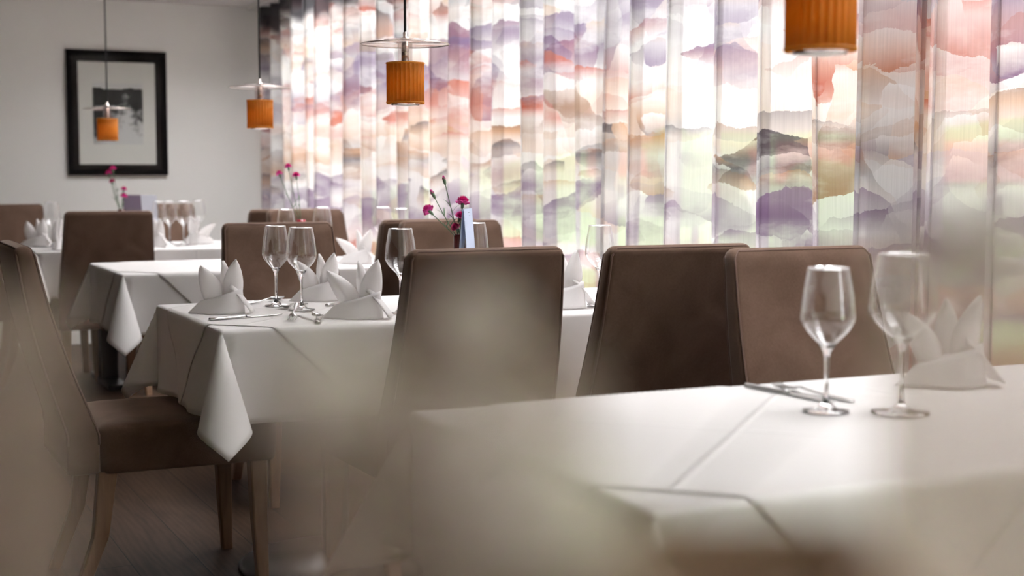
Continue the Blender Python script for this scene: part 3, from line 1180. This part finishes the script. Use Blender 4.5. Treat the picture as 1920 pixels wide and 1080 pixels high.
R25 = -YAW
for x, y, rz, sc, sp, lb in [
        (.985, 3.955, R25 + .05, 1.0, .55, 'white folded napkin at the wall-side end of the middle table, beside the long knife'),
        (1.355, 4.215, R25 + .12, .98, .8, 'white folded napkin seen through the sharp wine glass on the middle table'),
        (1.285, 3.655, R25 - .1, 1.06, 1.0, 'white folded napkin at the near edge of the middle table, beside the dark chair back'),
        (1.93, 3.69, R25 + .3, 1.1, .5, 'white folded napkin standing between the two dark chair backs'),
        (2.07, 5.90, R25 - .1, 1.0, 1.3, 'white folded napkin with open leaves behind the middle table, by the curtain'),
        (1.90, 5.98, R25 + 2.6, .9, .5, 'white folded napkin just past the light chair behind the sharp glasses'),
        (.985, 7.98, R25 + .2, 1.0, .4, 'white folded napkin at the far table end, before the wall chair'),
        (1.06, 7.68, R25 + 1.7, 1.0, .5, 'white folded napkin below the wine glass beside the very dark chair back'),
        (1.545, 7.68, R25 + .1, 1.0, .3, 'white folded napkin in front of the far trio of glasses'),
        (1.85, 7.95, R25 + 2.9, 1.05, 1.3, 'white folded napkin with spread leaves past the far trio of glasses'),
        (1.36, 8.12, R25 + .4, 1.0, .3, 'white napkin tip peeking above the very dark chair back'),
        (1.87, 2.02, R25 + .1, 1.1, .9, 'blurred white folded napkin behind the two big wine glasses')]:
    make_napkin(lb, (x, y, ZT), rz, sc, sp, int(x * 100 + y * 10))

# ------------------------------------------------------------------ cutlery


def strip(rows, th):
    """rows: (y, halfwidth, z) along the piece; a flat bar with rounded edges."""
    g = Geo()
    rr = []
    for y, w, z in rows:
        rr.append([(-w, y, z), (-w * .8, y, z + th * .8), (0, y, z + th), (w * .8, y, z + th * .8), (w, y, z), (w * .8, y, z - th * .0), (0, y, z - th * .0), (-w * .8, y, z)])
    return g.loft(rr)


def make_knife(label):
    t = thing('table_knife', label, 'cutlery')
    strip([(-.115, .004, 0), (-.112, .008, 0), (-.09, .0095, 0), (-.03, .0075, 0), (-.008, .0055, .001), (.0, .005, .001)], .007).build('handle', M['steel'], t)
    strip([(.0, .005, .001), (.01, .008, .001), (.06, .0095, .001), (.095, .008, .001), (.112, .004, .001), (.117, .0006, .001)], .0018).build('blade', M['steel'], t)
    return t


def make_fork(label):
    t = thing('table_fork', label, 'cutlery')
    strip([(-.105, .004, 0), (-.10, .008, 0), (-.08, .0095, 0), (-.03, .005, .002), (.01, .0032, .006), (.03, .004, .008), (.042, .010, .006), (.052, .012, .003)], .0028).build('handle', M['steel'], t)
    for i in range(4):
        x = -.0105 + .007 * i
        g = Geo()
        g.tube([(x, .050, .004), (x, .065, .003), (x, .085, .004), (x * .95, .098, .009)], [.0022, .0019, .0016, .0008], 6)
        g.build('tine', M['steel'], t)
    return t


def make_spoon(label):
    t = thing('dessert_spoon', label, 'cutlery')
    strip([(-.09, .004, 0), (-.085, .007, 0), (-.06, .008, 0), (-.02, .0045, .003), (.02, .003, .009), (.035, .0035, .009)], .0026).build('handle', M['steel'], t)
    rows = []
    for i in range(11):
        u = i / 10
        w = max(.019 * math.sin(PI * (u ** .8)) ** .7 if 0 < u < 1 else .002, .002)
        dp = .010 * math.sin(PI * u)
        rows.append([(w * v, .033 + .058 * u, .0105 - dp * (1 - v * v) + .0015) for v in (-1, -.75, -.5, -.25, 0, .25, .5, .75, 1)])
    o = Geo().loft(rows, False, False, closed=False).build('bowl', M['steel'], t)
    so = o.modifiers.new('plate', 'SOLIDIFY')
    so.thickness = .0012
    return t


def lay(o, x, y, ang, z=0):
    o.location = (x, y, ZT + z)
    o.rotation_euler = (0, 0, ang)


def ang(p, q):
    return math.atan2(q[1] - p[1], q[0] - p[0]) - PI / 2


knife = make_knife('long table knife lying by the near edge, below the sharp wall-side napkin')
lay(knife, 1.01, 3.805, ang((.903, 3.768), (1.108, 3.83)))
fork = make_fork('table fork lying with its tines towards us below the sharp wine glasses')
lay(fork, 1.125, 3.735, ang((1.165, 3.84), (1.085, 3.64)), .014)
fork.rotation_euler.x = -.16      # its handle rests on the spoon
spoon = make_spoon('dessert spoon with its bowl up beside the front wine glass')
lay(spoon, 1.225, 4.06, ang((1.30, 4.16), (1.20, 4.04)) + PI * 0)
for src, x, y, a, lb, z in [
        (fork, 1.162, 3.715, ang((1.158, 3.81), (1.164, 3.60)), 'second table fork lying across its neighbour below the sharp glasses', .010),
        (knife, 1.175, 3.675, ang((1.15, 3.62), (1.21, 3.79)), 'table knife pointing out from under the near-edge napkin', 0),
        (knife, 1.40, 4.10, ang((1.25, 4.02), (1.42, 4.16)), 'table knife in front of the napkin behind the sharp glasses', 0),
        (fork, 1.06, 4.18, ang((1.0, 4.20), (1.16, 4.25)), 'dark-looking fork behind the wall-side napkin of the middle table', 0),
        (spoon, 1.18, 4.235, ang((1.10, 4.18), (1.26, 4.28)), 'dark-looking spoon behind the further sharp glass', 0),
        (fork, 2.10, 4.17, ang((2.2, 4.0), (2.15, 4.2)), 'fork just visible past the dark chair back before the vase', 0),
        (knife, 1.525, 2.055, ang((1.532, 1.976), (1.515, 2.164)) + PI, 'blurred table knife on the closest table, beside the wine glass', 0),
        (fork, 1.565, 2.04, ang((1.58, 1.976), (1.565, 2.164)), 'blurred table fork alongside the knife on the closest table', 0),
        (spoon, 1.62, 7.70, ang((1.5, 7.70), (1.7, 7.72)), 'spoon lying below the far trio of glasses', 0),
        (knife, 1.80, 7.80, ang((1.7, 7.70), (1.9, 7.85)), 'knife lying by the spread napkin past the far trio', 0),
        (knife, 1.02, 7.86, ang((.95, 7.95), (1.05, 7.80)), 'knife between the two napkins at the far table end', 0),
        (fork, 1.98, 5.98, ang((2.1, 5.9), (1.9, 6.0)), 'fork between the two napkins by the curtain', 0)]:
    o = dup(src, (x, y, ZT + z), a, lb)

GROUPS = {'dining_chair': 'taupe dining chairs', 'wine_glass': 'wine glasses on the tables', 'folded_napkin': 'white folded napkins', 'pendant_lamp': 'amber pendant lamps', 'table_knife': 'table knives', 'table_fork': 'table forks', 'dessert_spoon': 'dessert spoons',
          'carnation': 'cut carnations', 'bright_spot_blossom': 'stand-in blossoms on the sideboard', 'flower_vase': 'flower vases', 'menu_card': 'standing menu cards', 'tumbler': 'stand-in haze tumblers', 'dining_table': 'dining tables', 'tablecloth': 'white tablecloths', 'table_topper': 'white topper cloths', 'curtain': 'sheer curtains', 'tree': 'trees outside', 'house': 'houses outside'}

# ------------------------------------------------------------------ sideboard right in front of the camera, with made-up things for the blurred haze


def haze_glass():
    k = N('reflection_haze')
    tc = k.n('TexCoord').outputs['Object']
    nz = k.n('TexNoise', Vector=tc, Scale=28.0, Detail=2.0).outputs['Fac']
    t = k.n('BsdfTransparent', Color=(.97, .965, .96, 1))
    d = k.n('BsdfDiffuse', Color=(.76, .62, .55, 1))  # tan colour stands in for the haze of blurred reflections
    w = k.n('BsdfTranslucent', Color=(.76, .62, .55, 1))
    a = k.n('MixShader', Fac=.5)
    k.set(a.inputs[1], d.outputs[0])
    k.set(a.inputs[2], w.outputs[0])
    b = k.n('MixShader', Fac=k.math('MULTIPLY_ADD', nz, .25, .11))
    k.set(b.inputs[1], t.outputs[0])
    k.set(b.inputs[2], a.outputs[0])
    return k.end(b.outputs[0])


M['haze_glass'] = haze_glass()
ZS = .985
sb = thing('sideboard', 'high brown sideboard just below the view, carrying the blurred stand-ins', 'sideboard', (.13, .24, 0), 0)
bevel(Geo().box((-.42, -.15, ZS - .03), (.30, .17, ZS)).build('top', M['tabletop'], sb, smooth=False), .004)
bevel(Geo().box((-.41, -.14, .08), (.29, .16, ZS - .03)).build('body', M['tabletop'], sb, smooth=False), .004)
Geo().box((-.39, -.12, 0), (.27, .14, .08)).build('plinth', M['black_wood'], sb, smooth=False)
for sx in (-1, 1):
    u = -.06 + sx * .172
    d_ = bevel(Geo().box((u - .168, .16, .10), (u + .168, .178, ZS - .045)).build('door', M['tabletop'], sb, smooth=False), .003)
    Geo().tube([(u - sx * .13, .178, .6), (u - sx * .13, .196, .6), (u - sx * .13, .196, .72), (u - sx * .13, .178, .72)], .004).build('handle', M['steel'], d_)


def near(px, d):
    """point on the sideboard seen at horizontal offset px (metres at 1 m) and distance d"""
    X, Y = px * d, d
    return (X * math.cos(YAW) + Y * math.sin(YAW), -X * math.sin(YAW) + Y * math.cos(YAW))


def tumbler(label, px, d, r, h):
    x, y = near(px, d)
    th = .0015
    o = Geo().lathe([(0, 0), (r * .86, 0), (r * .9, .003), (r, h), (r - th, h + .0005), (r * .9 - th, .006), (0, .006)], 40, (0, 0, 0), False, False).build('tumbler', M['haze_glass'], None, loc=(x, y, ZS))
    return tag(o, label, 'glass')


tumbler('blurred stand-in tumbler for the haze over the chair seen from its side', -.412, .27, .026, .142)
tumbler('blurred stand-in tumbler for the haze over the dark chair back by the vase', -.052, .25, .028, .1335)
tumbler('blurred stand-in tumbler for the haze over the curtain behind the bigger wine glass', .385, .27, .034, .154)
M['box_wood'] = wood('pale_box_wood', (.50, .34, .25), (.62, .45, .34), (6, 6, .7))
bx_ = near(.172, .235)
t = thing('stand_in_box', 'blurred stand-in box for the brown veil at the bottom edge, under the two big wine glasses', 'box', bx_ + (ZS,), R25)  # made-up box giving the brown blur along the bottom
g = Geo()
w_, d_, h_ = .026, .032, .100
g.box((-w_, -d_, 0), (w_, d_, .006))
g.box((-w_, -d_, .006), (w_, -d_ + .006, h_)).box((-w_, d_ - .006, .006), (w_, d_, h_))
g.box((-w_, -d_ + .006, .006), (-w_ + .006, d_ - .006, h_)).box((w_ - .006, -d_ + .006, .006), (w_, d_ - .006, h_))
bevel(g.build('body', M['box_wood'], t, smooth=False), .001)
for sx in (-1, 1):
    Geo().tube([(sx * w_, -.02, .05), (sx * (w_ + .008), -.02, .05), (sx * (w_ + .008), .02, .05), (sx * w_, .02, .05)], .0025).build('handle', M['steel'], t)

# ------------------------------------------------------------------ vases, carnations, menu cards


def make_vase(label, loc, mat, r=.0185, h=.105):
    t = tag(Geo().lathe([(0, 0), (r, 0), (r + .0006, .002), (r + .0006, h), (r - .001, h + .0008), (r - .0026, h), (r - .0026, .012), (0, .012)], 36, (0, 0, 0), False, False).build('flower_vase', mat, None, loc=loc), label, 'vase')
    return t


def carnation(label, base, tip, r, bud=False, seed=0, mat='petal', leaves=2, bow=.02):
    rnd = random.Random(seed)
    base, tip = Vector(base), Vector(tip)
    t = thing('carnation', label, 'flower', base)
    d = tip - base
    side = Vector((-d.y, d.x, 0))
    side = side.normalized() if side.length > 1e-4 else Vector((1, 0, 0))
    pts = [d * f + side * bow * math.sin(PI * f) + Vector((0, 0, 1)) * 0 for f in [i / 8 for i in range(9)]]
    Geo().tube(pts, [.0016] * 5 + [.0014] * 4, 6).build('stem', M['stem'], t)
    ax = (pts[-1] - pts[-2]).normalized()
    Q = ax.to_track_quat('Z', 'Y')
    def tr(p):
        return pts[-1] + Q @ Vector(p)
    n = 14
    prof = [(.0016, -.004), (.0042, .001), (.005, .008), (.0048, .016), (.0055, .020)]
    Geo().loft([[tr((a * math.cos(2 * PI * j / n), a * math.sin(2 * PI * j / n), z)) for j in range(n)] for a, z in prof]).build('calyx', M['stem'], t)
    n = 60
    g = Geo()
    layers = 3 if bud else 6
    for L in range(layers):
        f = L / max(layers - 1, 1)
        out = (.5 if bud else 1.0) * r * (1 - .62 * f)
        rows = []
        for i in range(6):
            u = i / 5
            ring = []
            for j in range(n):
                a = 2 * PI * j / n + L * .7
                ruf = math.sin(a * 7 + L * 1.9 + seed) * .5 + math.sin(a * 17 + L + seed) * .35
                rr = .003 + (out - .003) * (u ** .8) * (1 + .12 * ruf * u)
                zz = .014 + (.45 + .55 * f) * r * 1.05 * math.sin(u * PI / 2 * (.75 + .25 * f)) + r * .16 * ruf * u * u - (r * .28 * u ** 3 if L == 0 else 0)
                ring.append(tr((rr * math.cos(a), rr * math.sin(a), zz)))
            rows.append(ring)
        g.loft(rows, False, False)
    b = g.build('bloom', M[mat], t)
    for k_ in range(leaves):
        f = .3 + .35 * k_ / max(leaves, 1) + rnd.uniform(0, .1)
        p = d * f + side * bow * math.sin(PI * f)
        a = rnd.uniform(0, 6.28)
        o = Vector((math.cos(a), math.sin(a), 0))
        w = Vector((-o.y, o.x, 0))
        rows = []
        for i in range(8):
            u = i / 7
            c = p + o * .028 * u + Vector((0, 0, 1)) * (.045 * u - .02 * u * u)
            hw = .0022 * math.sin(PI * min(1, u * .85 + .15)) + .0002
            rows.append([c - w * hw, c + Vector((0, 0, -.0005)), c + w * hw])
        lo = Geo().loft(rows, False, False, closed=False).build('leaf', M['stem'], t)
        so = lo.modifiers.new('blade', 'SOLIDIFY')
        so.thickness = .0006
    return t


def cx(dx, dz, dy=0.0):
    """offset in the cloth's room frame: dx along the view's width, dy along depth, dz up"""
    return Vector((dx * math.cos(YAW) + dy * math.sin(YAW), -dx * math.sin(YAW) + dy * math.cos(YAW), dz))


VM = Vector((1.739, 4.02, ZT))
make_vase('dark red cylinder vase with five carnations behind the dark chair back', VM, M['vase'], .0185, .205 - .0)
for (dx, dz, r, bud, lb, mt, dy, bw) in [
        (-.044, .360, .012, True, 'carnation bud highest of the bunch by the pale menu card', 'petal', .0, .010),
        (-.077, .318, .0135, True, 'half open carnation, second from the top by the pale menu card', 'petal', .01, .012),
        (-.083, .268, .0195, False, 'open magenta carnation leaning furthest from the pale menu card', 'petal', -.01, .018),
        (.008, .286, .0215, False, 'largest magenta carnation above the pale menu card', 'petal', .0, -.010),
        (-.002, .246, .0165, False, 'magenta carnation touching the top of the pale menu card', 'petal', -.015, -.006),
        (-.004, .216, .014, False, 'deep crimson carnation lowest of the bunch by the pale menu card', 'petal_dark', -.02, .004)]:
    carnation(lb, VM + Vector((0, 0, .19)) + cx(dx * .05, 0), VM + cx(dx, dz, dy), r, bud, int(abs(dx) * 1000 + dz * 100), mt, 3, bw)
VR = Vector((1.895, 6.17, ZT))
make_vase('ruby red vase rim with three carnations, above the light chair', VR, M['vase_bright'], .02, .185)
for (dx, dz, r, bud, lb, bw) in [
        (-.052, .405, .0165, False, 'magenta carnation topmost above the ruby vase', .014),
        (-.090, .375, .0165, False, 'magenta carnation leaning towards the wall above the ruby vase', .02),
        (-.018, .365, .0185, False, 'magenta carnation lowest above the ruby vase', -.012)]:
    carnation(lb, VR + Vector((0, 0, .17)) + cx(dx * .05, 0), VR + cx(dx, dz, 0), r, bud, int(abs(dx) * 1000), 'petal', 2, bw)
VF = Vector((1.462, 8.16, ZT))
make_vase('vase behind the very dark chair back, below the framed picture', VF, M['vase'], .02, .19)
for (dx, dz, r, lb, mt, bw) in [
        (-.040, .400, .019, 'topmost carnation overlapping the lower frame of the picture', 'petal', .01),
        (-.062, .378, .018, 'carnation beside the topmost one, over the lower frame of the picture', 'petal', .016),
        (-.044, .330, .018, 'dusky carnation hanging just under the picture frame', 'petal_dark', .008),
        (.014, .285, .018, 'carnation above the lowest bloom, before the printed menu card', 'petal', -.006),
        (.012, .245, .022, 'lowest carnation of the far bunch, before the printed menu card', 'petal', -.004)]:
    carnation(lb, VF + Vector((0, 0, .17)) + cx(dx * .05, 0), VF + cx(dx, dz, 0), r, False, int(abs(dx) * 1000 + dz * 50), mt, 2, bw)


k = N('bright_spot_blossom')
_tc = k.n('TexCoord').outputs['Object']
_nz = k.n('TexNoise', Vector=_tc, Scale=120.0).outputs['Fac']
_c = k.ramp(_nz, [(.3, (.84, .77, .74)), (.7, (.92, .86, .83))])
_d = k.n('BsdfDiffuse', Color=_c)
_t = k.n('BsdfTranslucent', Color=_c)
_m = k.n('MixShader', Fac=.6)
k.set(_m.inputs[1], _d.outputs[0])
k.set(_m.inputs[2], _t.outputs[0])
M['petal_white'] = k.end(_m.outputs[0])


def blossom(label, base, tip, r, seed):
    """Made-up white blossom on a hair-thin stem, standing in for a blurred bright spot."""
    rnd = random.Random(seed)
    t = thing('bright_spot_blossom', label, 'flower', base)
    d = tip - base
    pts = [d * (i / 8) + Vector((0, 0, 1)) * .010 * math.sin(PI * i / 8) for i in range(9)]
    Geo().tube(pts, .0006, 6).build('stem', M['stem'], t)
    n = 40
    g = Geo()
    for L in range(5):
        e0 = -.5 + .42 * L
        rows = []
        for i in range(5):
            u = i / 4
            ring = []
            for j in range(n):
                a = 2 * PI * j / n + L
                ruf = math.sin(a * 6 + L * 1.7 + seed)
                el = e0 + .5 * u
                rr = r * (.25 + .75 * u) * (1 + .10 * ruf * u)
                ring.append(d + Vector((rr * math.cos(el) * math.cos(a), rr * math.cos(el) * math.sin(a), rr * math.sin(el) + .05 * r * ruf)))
            rows.append(ring)
        g.loft(rows, L == 0, L == 4)
    g.build('bloom', M['petal_white'], t)
    return t


VS = near(-.02, .33) + (ZS,)
make_vase('short dark vase of stand-in blossoms on the sideboard, below the view', VS, M['vase'], .02, .05)
for px, pz, d, r, lb in [
        (-.139, -.172, .215, .0105, 'blurred stand-in blossom for a bright spot before the middle table legs'),
        (-.026, -.118, .235, .0078, 'blurred stand-in blossom for a bright spot before the dark chair back with the vase behind'),
        (-.036, -.206, .21, .0078, 'blurred stand-in blossom for a bright spot before the hanging side of the closest tablecloth'),
        (.012, -.268, .20, .0135, 'biggest blurred stand-in blossom for a bright spot, cut by the bottom edge'),
        (.335, -.058, .22, .0085, 'blurred stand-in blossom for a bright spot before the curtain, beside the purple strip')]:
    tx, ty = near(px, d)
    blossom(lb, Vector(VS) + Vector((0, 0, .03)), Vector((tx, ty, 1.15 + pz * d)), r * 1.2, int(abs(px) * 900))


def card_mat():
    k = N('printed_card')
    tc = k.n('TexCoord').outputs['Object']
    sp = k.n('SeparateXYZ', Vector=tc)
    x, z = sp.outputs['X'], sp.outputs['Z']
    nz = k.n('TexNoise', Vector=tc, Scale=14.0, Detail=4.0).outputs['Fac']
    c = k.ramp(k.math('ADD', k.math('MULTIPLY', z, 4.6), k.math('MULTIPLY', k.math('SUBTRACT', nz, .5), .35)),
               [(.42, (.10, .075, .05)), (.62, (.26, .16, .05)), (.72, (.22, .20, .22)), (.92, (.20, .16, .22))])
    pic = k.math('LESS_THAN', k.math('ADD', x, k.math('MULTIPLY', z, .10)), .030)
    c = k.mix(pic, (.66, .68, .76, 1), c)
    p = k.n('BsdfPrincipled', Roughness=.4)
    k.set(p.inputs['Base Color'], c)
    return k.end(p.outputs[0])


M['printed_card'] = card_mat()


def menu(name, label, loc, rz, w, h, front, spread):
    """A folded card standing like a tent: two leaves meeting at the top."""
    t = thing(name, label, 'menu', loc, rz)
    for s_ in (-1, 1):
        th = .0012
        a = [(-w / 2, s_ * spread, 0), (w / 2, s_ * spread, 0), (w / 2, s_ * .001, h), (-w / 2, s_ * .001, h)]
        b = [(x, y + s_ * th, z) for x, y, z in a]
        Geo().add(a + b, [(0, 1, 2, 3), (7, 6, 5, 4), (0, 4, 5, 1), (1, 5, 6, 2), (2, 6, 7, 3), (3, 7, 4, 0)]).build('leaf', front, t, smooth=False)
    return t


menu('menu_card', 'pale blue menu card standing edge-on beside the carnation vase', (1.752, 3.992, ZT), math.radians(53), .11, .285, M['card'], .024)
menu('menu_card', 'printed menu card standing behind the far carnations, under the picture', (1.585, 8.25, ZT), R25, .19, .27, M['printed_card'], .03)

for o in list(COL.objects):
    if o.parent is None and o.get('label'):
        gname = GROUPS.get(o.name.split('.')[0])
        if gname:
            o['group'] = gname
